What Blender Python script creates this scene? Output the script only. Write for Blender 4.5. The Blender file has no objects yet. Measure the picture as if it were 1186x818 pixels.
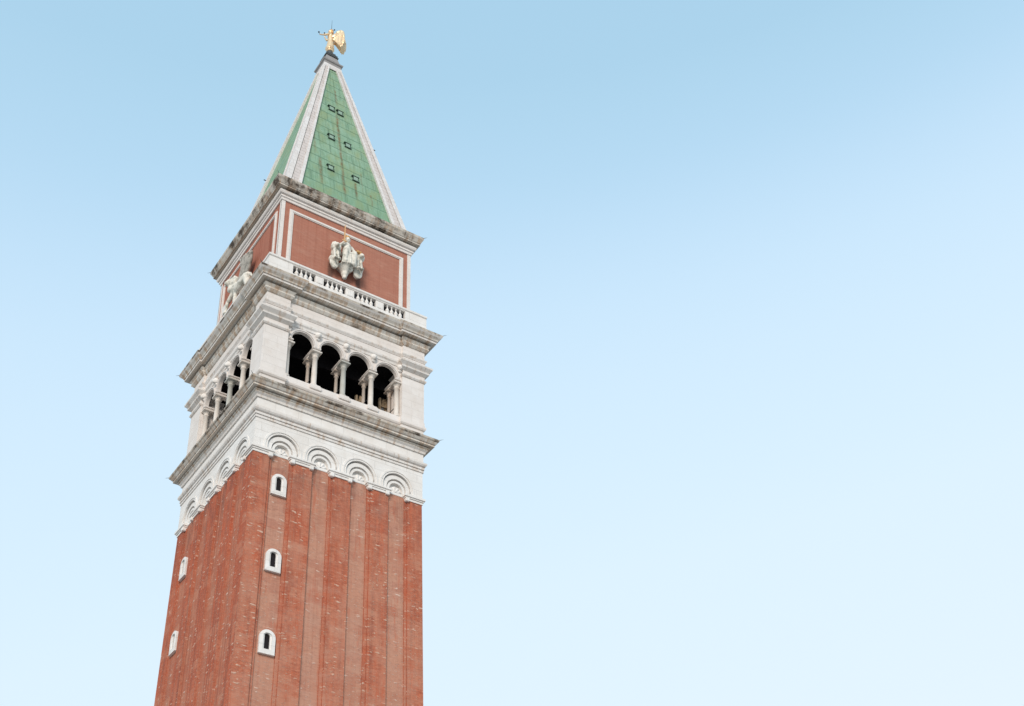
import bpy, bmesh, math, random
from mathutils import Vector, Matrix
random.seed(7)
C = bpy.data.collections.new('place'); bpy.context.scene.collection.children.link(C)
S = bpy.context.scene
R = math.radians

# ------------------------------------------------------------------ camera
cam_d = bpy.data.cameras.new('camera'); cam = bpy.data.objects.new('camera', cam_d); C.objects.link(cam)
S.camera = cam
CX, CY, CZ, YAW, PITCH, ROLL, FPX = -29.6214, -65.3132, 1.7, 0.627050, 0.579658, -0.0436342, 1445.61
cam_d.sensor_fit = 'HORIZONTAL'; cam_d.sensor_width = 36
cam_d.lens = FPX/1186*36; cam_d.shift_x = 0; cam_d.shift_y = 165/1186
cam_d.clip_start = .1; cam_d.clip_end = 6000
fw = Vector((math.sin(YAW)*math.cos(PITCH), math.cos(YAW)*math.cos(PITCH), math.sin(PITCH)))
r0 = Vector((math.cos(YAW), -math.sin(YAW), 0)); u0 = r0.cross(fw)
rr = r0*math.cos(ROLL)+u0*math.sin(ROLL); uu = -r0*math.sin(ROLL)+u0*math.cos(ROLL)
M = Matrix((rr, uu, -fw)).transposed().to_4x4(); M.translation = Vector((CX, CY, CZ)); cam.matrix_world = M

# ------------------------------------------------------------------ light
SUN_EL, SUN_AZ = R(24), R(221)          # azimuth clockwise from +Y, the direction the light comes from
sd = bpy.data.lights.new('sun', 'SUN'); sd.energy = 2.25; sd.angle = R(22); sd.color = (1, .885, .78)
sun = bpy.data.objects.new('sun', sd); C.objects.link(sun)
sv = Vector((math.sin(SUN_AZ)*math.cos(SUN_EL), math.cos(SUN_AZ)*math.cos(SUN_EL), math.sin(SUN_EL)))
sun.rotation_euler = sv.to_track_quat('Z', 'Y').to_euler(); sun.location = (0, 0, 150)
W = bpy.data.worlds.new('World'); S.world = W; W.use_nodes = True
nt = W.node_tree; nt.nodes.clear()
def wn(t, **k):
    n = nt.nodes.new(t)
    for a, b in k.items(): setattr(n, a, b)
    return n
wo = wn('ShaderNodeOutputWorld'); sky = wn('ShaderNodeTexSky', sky_type='NISHITA')
sky.sun_disc = False; sky.sun_elevation = SUN_EL; sky.sun_rotation = SUN_AZ
b1 = wn('ShaderNodeBackground'); b1.inputs[1].default_value = .08
nt.links.new(sky.outputs[0], b1.inputs[0])
tc = wn('ShaderNodeTexCoord'); sp = wn('ShaderNodeSeparateXYZ'); nt.links.new(tc.outputs['Generated'], sp.inputs[0])
# height above the horizon, a little paler toward the east (+X)
def wm(op, a, b, clamp=False):
    n = wn('ShaderNodeMath', operation=op, use_clamp=clamp)
    for i, v in enumerate((a, b)):
        if isinstance(v, bpy.types.NodeSocket): nt.links.new(v, n.inputs[i])
        else: n.inputs[i].default_value = v
    return n.outputs[0]
east = wm('MULTIPLY', wm('MAXIMUM', sp.outputs[0], 0.0), .80); lowsky = wm('MAXIMUM', wm('SUBTRACT', .82, sp.outputs[2]), 0.0)
tt = wm('SUBTRACT', sp.outputs[2], wm('MULTIPLY', east, lowsky), True)
ramp = wn('ShaderNodeValToRGB'); nt.links.new(tt, ramp.inputs[0])
cr = ramp.color_ramp; cr.interpolation = 'B_SPLINE'
def lin(c): return tuple(((v/255+.055)/1.055)**2.4 if v > 10 else v/255/12.92 for v in c)+(1,)
stops = [(0, (232, 245, 254)), (.12, (228, 244, 254)), (.34, (222, 242, 254)), (.44, (216, 239, 254)), (.53, (211, 236, 254)), (.60, (204, 232, 253)),
         (.655, (195, 226, 249)), (.71, (182, 218, 243)), (.775, (173, 212, 236)), (1, (160, 202, 230))]
cr.elements[0].position = stops[0][0]; cr.elements[0].color = lin(stops[0][1])
cr.elements[1].position = stops[-1][0]; cr.elements[1].color = lin(stops[-1][1])
for p, c in stops[1:-1]:
    e = cr.elements.new(p); e.color = lin(c)
b2 = wn('ShaderNodeBackground'); b2.inputs[1].default_value = .95
nt.links.new(ramp.outputs[0], b2.inputs[0])
mx = wn('ShaderNodeMixShader'); mx.inputs[0].default_value = .94
nt.links.new(b1.outputs[0], mx.inputs[1]); nt.links.new(b2.outputs[0], mx.inputs[2]); nt.links.new(mx.outputs[0], wo.inputs[0])
S.view_settings.view_transform = 'Standard'; S.view_settings.look = 'None'
S.view_settings.exposure = .16; S.view_settings.gamma = 1

# ------------------------------------------------------------------ materials
class NT:
    def __init__(s, name):
        s.m = bpy.data.materials.new(name); s.m.use_nodes = True; s.t = s.m.node_tree
        s.p = s.t.nodes['Principled BSDF']
    def n(s, t, ins=None, **k):
        x = s.t.nodes.new(t)
        for a, b in k.items(): setattr(x, a, b)
        for a, b in (ins or {}).items():
            if hasattr(b, 'links') or isinstance(b, bpy.types.NodeSocket): s.t.links.new(b, x.inputs[a])
            else: x.inputs[a].default_value = b
        return x
    def coords(s):
        tc = s.n('ShaderNodeTexCoord'); sp = s.n('ShaderNodeSeparateXYZ', {0: tc.outputs['Object']})
        g = s.n('ShaderNodeNewGeometry'); sn = s.n('ShaderNodeSeparateXYZ', {0: g.outputs['True Normal']})
        ax = s.math('ABSOLUTE', sn.outputs[0]); ay = s.math('ABSOLUTE', sn.outputs[1])
        side = s.math('GREATER_THAN', ax, ay)      # 1 on the faces that look along X
        u = s.n('ShaderNodeMix', {0: side, 2: sp.outputs[0], 3: sp.outputs[1]}).outputs[0]
        u = s.math('ADD', u, s.math('MULTIPLY', side, 37.3))
        return tc.outputs['Object'], u, sp.outputs[2], side
    def math(s, op, a, b=0.0, c=0.0):
        return s.n('ShaderNodeMath', {0: a, 1: b, 2: c}, operation=op).outputs[0]
    def vec(s, x, y, z=0.0): return s.n('ShaderNodeCombineXYZ', {0: x, 1: y, 2: z}).outputs[0]
    def noise(s, v, scale, detail=4, rough=.55, stretch=(1, 1, 1)):
        mp = s.n('ShaderNodeMapping', {0: v, 3: stretch})
        return s.n('ShaderNodeTexNoise', {'Vector': mp.outputs[0], 'Scale': scale, 'Detail': detail, 'Roughness': rough}).outputs[0]
    def ramp(s, f, a, b):
        return s.n('ShaderNodeMapRange', {0: f, 1: a, 2: b}).outputs[0]
    def mix(s, f, a, b, mode='MIX'):
        x = s.n('ShaderNodeMix', data_type='RGBA', blend_type=mode)
        for i, v in ((0, f), (6, a), (7, b)):
            if isinstance(v, bpy.types.NodeSocket): s.t.links.new(v, x.inputs[i])
            else: x.inputs[i].default_value = (v if i == 0 else tuple(v)+(1,)*(4-len(v)))
        return x.outputs[2]
    def done(s, col, rough=.8, bump=None, bd=.02, spec=.25, metal=0):
        s.p.inputs['Roughness'].default_value = rough; s.p.inputs['Specular IOR Level'].default_value = spec
        s.p.inputs['Metallic'].default_value = metal
        if isinstance(col, bpy.types.NodeSocket): s.t.links.new(col, s.p.inputs['Base Color'])
        else: s.p.inputs['Base Color'].default_value = tuple(col)+(1,)
        if bump is not None:
            b = s.n('ShaderNodeBump', {'Height': bump, 'Distance': bd, 'Strength': .7}); s.t.links.new(b.outputs[0], s.p.inputs['Normal'])
        return s.m

def stone(name, base=(.76, .745, .73), dirt=(.16, .13, .10), amt=.3, bw=1.5, rh=.55, rust=.25, blockvar=.06, joint=.25, patch=0, rlo=.56):
    t = NT(name); v, u, z, side = t.coords(); uz = t.vec(u, z)
    br = t.n('ShaderNodeTexBrick', {'Vector': uz, 'Color1': (1, 1, 1, 1), 'Color2': (0, 0, 0, 1), 'Mortar': (.5, .5, .5, 1), 'Scale': 1.0,
             'Mortar Size': .012, 'Mortar Smooth': .3, 'Bias': 0.0, 'Brick Width': bw, 'Row Height': rh}, offset=.5)
    blk = t.n('ShaderNodeSeparateColor', {0: br.outputs[0]}).outputs[0]
    n1 = t.noise(v, 1.1, 6, .6); n2 = t.noise(v, 7, 5, .65); n3 = t.noise(uz, 1.0, 6, .7, (1.0, 2.2, 1) if patch else (2.6, .35, 1))
    col = t.mix(t.ramp(n1, .3, .75), base, (base[0]*.87, base[1]*.84, base[2]*.81))
    col = t.mix(t.math('MULTIPLY', blk, blockvar*4), col, (base[0]*.78, base[1]*.74, base[2]*.71))
    # rust and dirt follow their own blotches and drips
    rs = t.math('MULTIPLY', t.ramp(t.noise(uz, 1.9, 5, .6, (1.6, .5, 1)), rlo, rlo+.17), rust)
    col = t.mix(rs, col, (.42, .27, .16))
    d = t.math('ADD', t.math('MULTIPLY', n3, .62), t.math('MULTIPLY', n2, .28)); d = t.math('ADD', d, t.math('MULTIPLY', blk, .13))
    if patch: d = t.math('ADD', d, t.math('MULTIPLY', t.math('SUBTRACT', t.noise(t.vec(u, t.math('MULTIPLY', z, .25)), .55, 4, .65), .5), patch))
    d = t.ramp(d, .80-amt*.45, 1.0-amt*.5)
    d = t.math('MULTIPLY', d, min(1, .35+amt))
    col = t.mix(d, col, dirt)
    col = t.mix(t.math('MULTIPLY', br.outputs[1], joint), col, (.2, .17, .14))
    return t.done(col, .82, t.math('ADD', n2, t.math('MULTIPLY', br.outputs[1], -.5)), .015)

def brick(name, c1, c2, dark, speck=1.0, streak=.5, speckcol=(.66, .47, .36), scol=None):
    t = NT(name); v, u, z, side = t.coords(); uz = t.vec(u, z)
    br = t.n('ShaderNodeTexBrick', {'Vector': uz, 'Color1': (1, 1, 1, 1), 'Color2': (0, 0, 0, 1), 'Mortar': (.5, .5, .5, 1), 'Scale': 1.0,
             'Mortar Size': .008, 'Mortar Smooth': .2, 'Bias': 0.0, 'Brick Width': .27, 'Row Height': .075}, offset=.5)
    blk = t.n('ShaderNodeSeparateColor', {0: br.outputs[0]}).outputs[0]
    big = t.noise(v, .35, 5, .6); hor = t.noise(uz, 1.0, 6, .65, (1.3, 5.5, 1)); ver = t.noise(uz, 1.0, 5, .6, (3.4, .09, 1))
    col = t.mix(t.ramp(big, .3, .7), c1, c2)
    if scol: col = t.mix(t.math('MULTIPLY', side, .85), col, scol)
    col = t.mix(t.math('MULTIPLY', blk, .30), col, (c2[0]*.72, c2[1]*.72, c2[2]*.72))
    col = t.mix(t.math('MULTIPLY', t.ramp(hor, .44, .68), .33), col, dark)
    col = t.mix(t.math('MULTIPLY', t.ramp(ver, .47, .68), t.math('ADD', streak, t.math('MULTIPLY', side, .2))), col, dark)  # vertical streaks; the extra on X faces paints in recess shadow
    if speck:      # patches of brickwork renewed at different times
        rp = t.n('ShaderNodeTexBrick', {'Vector': t.n('ShaderNodeVectorMath', {0: uz, 1: t.n('ShaderNodeVectorMath', {0: t.n('ShaderNodeTexNoise', {'Vector': uz, 'Scale': 1.6, 'Detail': 3.0}).outputs[1], 1: (.5, .35, 0)}, operation='MULTIPLY').outputs[0]}, operation='ADD').outputs[0], 'Color1': (1, 1, 1, 1), 'Color2': (0, 0, 0, 1), 'Mortar': (.5, .5, .5, 1), 'Scale': 1.0, 'Mortar Size': .0, 'Bias': 0.0, 'Brick Width': 1.15, 'Row Height': .62}, offset=.37)
        rq = t.n('ShaderNodeSeparateColor', {0: rp.outputs[0]}).outputs[0]
        col = t.mix(t.math('MULTIPLY', t.ramp(rq, .62, .95), .34), col, (.55, .27, .175))
        col = t.mix(t.math('MULTIPLY', t.ramp(rq, .38, .05), .38), col, (.36, .085, .045))
        mo = t.noise(uz, 1.0, 4, .8, (3.0, 7.0, 1))
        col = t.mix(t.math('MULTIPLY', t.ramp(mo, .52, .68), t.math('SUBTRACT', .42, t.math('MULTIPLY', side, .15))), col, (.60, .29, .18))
        col = t.mix(t.math('MULTIPLY', t.ramp(mo, .49, .33), .72), col, dark)
    ver2 = t.ramp(t.noise(uz, 1.0, 3, .6, (6.5, .05, 1)), .53, .63)
    col = t.mix(t.math('MULTIPLY', ver2, t.math('ADD', .15, t.math('MULTIPLY', side, .6))), col, (.25, .06, .032))  # dark vertical lines, mostly on X faces, painting in the recess shadows
    # pale lime-washed courses: short horizontal flecks gathered in patches
    mp = t.n('ShaderNodeMapping', {0: uz, 3: (1.5, 4.6, 1)})
    vo = t.n('ShaderNodeTexVoronoi', {'Vector': t.n('ShaderNodeVectorMath', {0: mp.outputs[0], 1: t.n('ShaderNodeTexNoise', {'Vector': uz, 'Scale': 3.0}).outputs[1]}, operation='ADD').outputs[0], 'Scale': 1.0}, feature='F1')
    f = t.ramp(vo.outputs['Distance'], .27, .13)
    rnd = t.n('ShaderNodeSeparateColor', {0: vo.outputs['Color']}).outputs[0]
    patch = t.noise(uz, 1.0, 3, .6, (1.5, .14, 1))
    if speck:
        e1 = t.math('MULTIPLY', t.ramp(t.math('ABSOLUTE', t.math('SUBTRACT', t.math('ABSOLUTE', u), 5.1)), 1.5, .2), t.ramp(z, 42.5, 38))
        patch = t.math('ADD', patch, t.math('MULTIPLY', e1, .11))
    thr = t.math('SUBTRACT', 1.13, t.math('MULTIPLY', patch, 1.1*speck))
    f = t.math('MULTIPLY', f, t.ramp(t.math('SUBTRACT', rnd, thr), -.04, .05))
    col = t.mix(t.math('MULTIPLY', f, .85), col, speckcol)
    low = t.ramp(z, 44.5, 27)
    if speck:
        bl = t.ramp(t.math('ADD', t.noise(uz, 1.0, 5, .7, (.75, .22, 1)), t.math('MULTIPLY', low, .08)), .46, .66)
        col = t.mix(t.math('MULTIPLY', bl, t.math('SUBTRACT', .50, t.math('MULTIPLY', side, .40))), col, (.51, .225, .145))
        rd = t.ramp(t.noise(uz, 1.0, 4, .7, (2.2, .30, 1)), .55, .67)
        col = t.mix(t.math('MULTIPLY', rd, .55), col, (.47, .105, .045))
    f2 = t.noise(uz, 1.0, 3, .75, (4.5, 10.5, 1))
    f2 = t.math('MULTIPLY', t.ramp(f2, .585, .66), t.ramp(t.math('ADD', patch, t.math('MULTIPLY', low, .13)), .47, .60))
    col = t.mix(t.math('MULTIPLY', f2, .75*min(1, speck)), col, speckcol)
    f = t.math('MAXIMUM', f, f2) if speck else f
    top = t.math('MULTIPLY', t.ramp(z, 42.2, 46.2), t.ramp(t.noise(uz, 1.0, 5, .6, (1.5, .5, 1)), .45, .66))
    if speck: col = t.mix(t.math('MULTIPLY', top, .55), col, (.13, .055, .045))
    lime = t.ramp(t.math('ADD', t.noise(uz, 1.0, 6, .7, (.5, 1.3, 1)), t.math('MULTIPLY', low, .09)), .50, .76)
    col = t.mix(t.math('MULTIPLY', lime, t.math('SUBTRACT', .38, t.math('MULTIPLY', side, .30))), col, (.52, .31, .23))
    col = t.mix(t.math('MULTIPLY', br.outputs[1], .22), col, (.42, .33, .28))
    if not speck:      # dark runs washed down the wall below the two stone lions
        for x0, w_, z0_, z1_ in ((-1.22, .30, 62.4, 64.9), (1.0, .26, 62.2, 64.6)):
            g = t.ramp(t.math('ABSOLUTE', t.math('SUBTRACT', t.math('ADD', u, t.math('MULTIPLY', t.math('SUBTRACT', hor, .5), .2)), x0)), w_, w_*.4)
            g = t.math('MULTIPLY', g, t.math('MULTIPLY', t.ramp(z, z0_, z0_+.8), t.ramp(z, z1_+.2, z1_)))
            col = t.mix(t.math('MULTIPLY', g, .75), col, (.09, .06, .05))
    return t.done(col, .9, t.math('ADD', hor, t.math('MULTIPLY', f, .8)), .03, spec=.15)

def simple(name, col, rough=.6, metal=0, spec=.3, var=.15, scale=6, dark=None, damt=.5):
    t = NT(name); v, u, z, side = t.coords()
    n = t.noise(v, scale, 5, .6)
    c = t.mix(t.ramp(n, .35, .7), col, tuple(k*(1-var) for k in col))
    if dark: c = t.mix(t.math('MULTIPLY', t.ramp(t.noise(v, scale*.5, 6, .65), .5, .66), damt), c, dark)
    return t.done(c, rough, n, .01, spec, metal)

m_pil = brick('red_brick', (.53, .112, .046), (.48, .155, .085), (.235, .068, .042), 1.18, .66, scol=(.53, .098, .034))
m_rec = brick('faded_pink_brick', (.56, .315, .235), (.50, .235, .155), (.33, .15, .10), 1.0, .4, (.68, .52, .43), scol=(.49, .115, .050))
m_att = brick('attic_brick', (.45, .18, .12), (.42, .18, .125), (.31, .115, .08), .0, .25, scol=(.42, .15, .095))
m_white = stone('white_stone', (.83, .81, .785), amt=.16, rust=.12, bw=1.6, rh=.6)
m_pink = stone('pale_stone', (.785, .74, .705), amt=.18, rust=.12, bw=1.7, rh=.62, joint=.15)
m_corn = stone('weathered_cornice_stone', (.70, .665, .61), dirt=(.15, .105, .07), amt=.52, rust=.75, bw=1.35, rh=3, patch=.40, rlo=.46)
m_edge = stone('blackened_cornice_stone', (.60, .56, .50), dirt=(.085, .065, .05), amt=.72, rust=.65, bw=1.7, rh=3, patch=1.0, rlo=.47)
m_mould = stone('moulding_stone', (.77, .74, .71), amt=.34, rust=.6, bw=1.5, rh=3, patch=.35, rlo=.51)
m_rib = stone('spire_rib_stone', (.74, .72, .71), amt=.22, rust=.1, bw=.8, rh=.5, blockvar=.08, joint=.4)
m_pan = stone('spire_rib_panel', (.66, .61, .59), dirt=(.27, .22, .2), amt=.35, rust=.15, bw=1.1, rh=.42, blockvar=.09, joint=.9)
m_grey = stone('grey_apex_stone', (.33, .32, .32), dirt=(.1, .1, .1), amt=.4, rust=0, bw=.9, rh=.5)
m_sculpt = simple('sculpture_marble', (.80, .765, .68), .75, var=.25, scale=3.2, dark=(.15, .16, .12), damt=.7)
m_gold = simple('gilded_copper', (.92, .68, .42), .36, metal=.45, spec=.5, var=.12, scale=3, dark=(.50, .27, .12), damt=.7)
m_gilt = simple('old_gilding', (.75, .42, .17), .5, metal=.35, var=.3, scale=8)
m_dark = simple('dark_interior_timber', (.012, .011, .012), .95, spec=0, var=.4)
m_lead = simple('dark_lead', (.10, .11, .115), .6, spec=.3, var=.4)
m_iron = simple('dark_iron', (.035, .037, .045), .5, spec=.4)
m_gap_shade = simple('baluster_gap_shade', (.022, .021, .022), .9, spec=.05)  # near-black colour that paints in the shade behind the balusters
m_col = stone('warm_column_stone', (.74, .69, .635), amt=.2, rust=.3, bw=3, rh=9, joint=0)
m_col2 = stone('grey_column_stone', (.50, .50, .46), amt=.4, rust=.1, bw=3, rh=9, joint=0)
m_col_shade = stone('shaded_column_stone', (.52, .45, .39), amt=.4, rust=.5, bw=3, rh=9, joint=0)  # column stone darkened for the inner columns, belfry shade put into the colour
m_glass = simple('dark_opening', (.02, .017, .018), .7, spec=.1)
m_pave = stone('piazza_paving', (.36, .345, .33), dirt=(.2, .19, .18), amt=.3, bw=1.1, rh=.55)

def copper():
    t = NT('green_copper'); v, u, z, side = t.coords(); uz = t.vec(u, z)
    br = t.n('ShaderNodeTexBrick', {'Vector': uz, 'Color1': (1, 1, 1, 1), 'Color2': (0, 0, 0, 1), 'Mortar': (.5, .5, .5, 1), 'Scale': 1.0,
             'Mortar Size': .045, 'Mortar Smooth': .25, 'Bias': 0.0, 'Brick Width': 1.9, 'Row Height': 1.22}, offset=.5)
    blk = t.n('ShaderNodeSeparateColor', {0: br.outputs[0]}).outputs[0]
    n = t.noise(v, .9, 6, .65); n2 = t.noise(v, 5, 5, .6); st = t.noise(uz, 1.0, 6, .7, (4.5, .30, 1))
    col = t.mix(t.ramp(n, .3, .7), (.20, .345, .225), (.30, .445, .32))
    col = t.mix(t.math('MULTIPLY', blk, .35), col, (.165, .29, .19))
    col = t.mix(t.math('MULTIPLY', t.ramp(n2, .52, .75), .4), col, (.40, .54, .45))
    col = t.mix(t.math('MULTIPLY', t.ramp(st, .48, .66), .62), col, (.115, .19, .11))
    col = t.mix(t.math('MULTIPLY', t.ramp(t.noise(uz, 1.0, 5, .65, (.8, .45, 1)), .46, .64), .65), col, (.27, .33, .16))
    # rust runs: one long run near the middle and some shorter ones
    def run(x0, z0, z1, w, a):
        wob = t.math('MULTIPLY', t.math('SUBTRACT', t.noise(uz, 1.2, 3), .5), .22)
        d = t.math('ABSOLUTE', t.math('SUBTRACT', t.math('ADD', u, wob), x0))
        f = t.ramp(d, w, w*.2)
        f = t.math('MULTIPLY', f, t.math('MULTIPLY', t.ramp(z, z0, z0+.9), t.ramp(z, z1+.1, z1-.1)))
        return t.math('MULTIPLY', t.math('MULTIPLY', f, a), t.ramp(t.noise(uz, 2.5, 4), .25, .6))
    for a in ((-.06, 72.5, 84.5, .17, .85), (-2.0, 72.9, 76.8, .20, .75), (.98, 73.0, 75.4, .16, .85), (2.3, 72.6, 74.7, .12, .6), (.05, 86, 88.6, .14, .7), (-2.35, 77.2, 79.9, .12, .5), (1.6, 74.7, 77.2, .1, .4)):
        col = t.mix(run(*a), col, (.19, .10, .04))
    col = t.mix(t.math('MULTIPLY', br.outputs[1], .32), col, (.08, .17, .11))
    zz = t.math('ABSOLUTE', t.math('SUBTRACT', t.math('FRACT', t.math('DIVIDE', z, 1.22)), .5))
    seam = t.ramp(zz, .455, .49)
    col = t.mix(t.math('MULTIPLY', seam, .50), col, (.06, .14, .09))
    col = t.mix(t.math('MULTIPLY', t.ramp(z, 78, 71), t.math('MULTIPLY', t.ramp(n, .35, .6), .35)), col, (.13, .28, .17))
    return t.done(col, .75, t.math('ADD', n2, t.math('MULTIPLY', br.outputs[1], -1.2)), .03, spec=.2)
m_cop = copper(); m_verd = simple('dark_verdigris', (.075, .12, .095), .7); m_cop2 = simple('pale_copper', (.30, .43, .34), .7)

# ------------------------------------------------------------------ mesh helpers
def link(name, bm, mats, parent=None, smooth=False):
    me = bpy.data.meshes.new(name); bmesh.ops.recalc_face_normals(bm, faces=bm.faces) ; bm.to_mesh(me); bm.free()
    for m in (mats if isinstance(mats, (list, tuple)) else [mats]): me.materials.append(m)
    if smooth: me.polygons.foreach_set('use_smooth', [True]*len(me.polygons))
    o = bpy.data.objects.new(name, me); C.objects.link(o); o.parent = parent
    return o
def empty(name, loc=(0, 0, 0)):
    o = bpy.data.objects.new(name, None); o.location = loc; o.empty_display_size = .5; C.objects.link(o); return o
def tag(o, label=None, cat=None, group=None, kind=None):
    for k, v in (('label', label), ('category', cat), ('group', group), ('kind', kind)):
        if v: o[k] = v
    return o
# a face of the tower: local x to the right, d outward from the axis, z up; k = 0 front, 1 right, 2 back, 3 left
def fr(k, x, d, z):
    return [(x, -d, z), (d, x, z), (-x, d, z), (-d, -x, z)][k]
def quad(bm, pts, mi=0):
    try:
        f = bm.faces.new([bm.verts.new(p) for p in pts]); f.material_index = mi; return f
    except ValueError: return None
def box(bm, k, x0, x1, d0, d1, z0, z1, mi=0, taper=0, bev=0):
    """box on face k; taper = outward growth of d per metre below z1"""
    q = taper*(z1-z0)
    b = [fr(k, x, d, z) for z, e in ((z0, q), (z1, 0)) for x, d in ((x0*(1), d0), (x1, d0), (x1, d1+e), (x0, d1+e))]
    vs = [bm.verts.new(p) for p in b]
    fs = [(0, 1, 2, 3), (4, 7, 6, 5), (0, 4, 5, 1), (1, 5, 6, 2), (2, 6, 7, 3), (3, 7, 4, 0)]
    new = []
    for f in fs:
        g = bm.faces.new([vs[i] for i in f]); g.material_index = mi; new.append(g)
    if bev:
        ed = list({e for g in new for e in g.edges})
        bmesh.ops.bevel(bm, geom=ed, offset=bev, segments=2, affect='EDGES')
def ring(bm, prof, c=None, mis=None, cap=False):
    """square moulding round the tower. prof = (H corner half width, h middle half width, z) or (h, z)"""
    rows = []
    base = None
    for p in prof:
        H, h, z = p if len(p) == 3 else (p[0], p[0], p[1])
        pts = []
        if c is None:
            for k in range(4): pts += [fr(k, -H, H, z)]
        else:
            if base is None: base = H
            cc = c-(H-c[1] if isinstance(c, tuple) else H-base)*.85
            for k in range(4):
                pts += [fr(k, -H, H, z), fr(k, -cc, H, z), fr(k, -cc, h, z), fr(k, cc, h, z), fr(k, cc, H, z)]
        rows.append([bm.verts.new(q) for q in pts])
    n = len(rows[0])
    for i in range(len(rows)-1):
        for j in range(n):
            a, b = rows[i], rows[i+1]
            f = bm.faces.new((a[j], a[(j+1) % n], b[(j+1) % n], b[j]))
            f.material_index = mis[i] if mis else 0
    if cap:
        for rw in (rows[0], rows[-1]): bm.faces.new(rw)
def lathe(bm, k, x, d, z, prof, seg=14, mi=0, axis=None):
    """vertical lathe standing at (x,d,z) of face k, prof = (r, dz)"""
    rows = []
    for r_, dz in prof:
        rows.append([bm.verts.new(fr(k, x+r_*math.cos(2*math.pi*i/seg), d+r_*math.sin(2*math.pi*i/seg), z+dz)) for i in range(seg)])
    for a, b in zip(rows, rows[1:]):
        for i in range(seg):
            f = bm.faces.new((a[i], a[(i+1) % seg], b[(i+1) % seg], b[i])); f.material_index = mi; f.smooth = True
    bm.faces.new(rows[0]); bm.faces.new(rows[-1])
def arc_band(bm, k, cx, cz, ri, ro, d0, d1, a0=0, a1=180, seg=28, mi=0, legs=0):
    """half-round band (archivolt) between radii ri and ro, from depth d0 out to d1, with straight legs below the spring"""
    pts = [(cx+math.cos(R(a0+(a1-a0)*i/seg)), math.sin(R(a0+(a1-a0)*i/seg))) for i in range(seg+1)]
    sec = []
    def row(c, s, dz=0):
        return [bm.verts.new(fr(k, cx+c*r_, d, cz+s*r_+dz)) for r_, d in ((ri, d0), (ri, d1), (ro, d1), (ro, d0))]
    rows = []
    if legs: rows.append(row(math.cos(R(a0)), 0, -legs))
    for i in range(seg+1):
        a = R(a0+(a1-a0)*i/seg); rows.append(row(math.cos(a), math.sin(a)))
    if legs: rows.append(row(math.cos(R(a1)), 0, -legs))
    for a, b in zip(rows, rows[1:]):
        for j in range(4):
            f = bm.faces.new((a[j], a[(j+1) % 4], b[(j+1) % 4], b[j])); f.material_index = mi
    bm.faces.new(rows[0]); bm.faces.new(rows[-1])
def holed(bm, k, x0, x1, z0, z1, d0, d1, arches, seg=24, mi=0, outer=True):
    """wall slab from depth d0 (inner) to d1 (outer) with arched holes open at the bottom; arches = (cx, springz, r)"""
    cols = [(x0, None)]
    prev = x0
    def slab(xa, xb, za_a, za_b):
        for d in (d1, d0):
            quad(bm, [fr(k, xa, d, za_a), fr(k, xb, d, za_b), fr(k, xb, d, z1), fr(k, xa, d, z1)], mi)
        quad(bm, [fr(k, xa, d0, za_a), fr(k, xb, d0, za_b), fr(k, xb, d1, za_b), fr(k, xa, d1, za_a)], mi)
    for cx, sz, r_ in sorted(arches):
        slab(prev, cx-r_, z0, z0)
        quad(bm, [fr(k, cx-r_, d0, z0), fr(k, cx-r_, d1, z0), fr(k, cx-r_, d1, sz), fr(k, cx-r_, d0, sz)], mi)
        quad(bm, [fr(k, cx+r_, d0, z0), fr(k, cx+r_, d1, z0), fr(k, cx+r_, d1, sz), fr(k, cx+r_, d0, sz)], mi)
        P = [(cx-r_*math.cos(math.pi*i/seg), sz+r_*math.sin(math.pi*i/seg)) for i in range(seg+1)]
        for a, b in zip(P, P[1:]): slab(a[0], b[0], a[1], b[1])
        prev = cx+r_
    slab(prev, x1, z0, z0)
    for x in (x0, x1): quad(bm, [fr(k, x, d0, z0), fr(k, x, d1, z0), fr(k, x, d1, z1), fr(k, x, d0, z1)], mi)
    quad(bm, [fr(k, x0, d0, z1), fr(k, x1, d0, z1), fr(k, x1, d1, z1), fr(k, x0, d1, z1)], mi)
    bmesh.ops.remove_doubles(bm, verts=bm.verts, dist=1e-5)

# ------------------------------------------------------------------ ground
bm = bmesh.new(); quad(bm, [(-2500, -2500, 0), (2500, -2500, 0), (2500, 2500, 0), (-2500, 2500, 0)])
tag(link('piazza_paving', bm, m_pave), kind='structure')

# ------------------------------------------------------------------ bell tower
T = empty('bell_tower')
tag(T, 'tall red brick bell tower with white stone belfry and pointed green copper spire', 'bell tower')
TP = .0067
ZT = 46.42     # top of the brick under the white imposts
def hw(z): return 6.0+TP*(46.35-z)
# shaft core (recess plane)
bm = bmesh.new(); ring(bm, [(hw(0)-.17, 0), (hw(ZT)-.17, ZT+.2)], cap=True); shaft = link('shaft', bm, m_rec, T)
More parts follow.
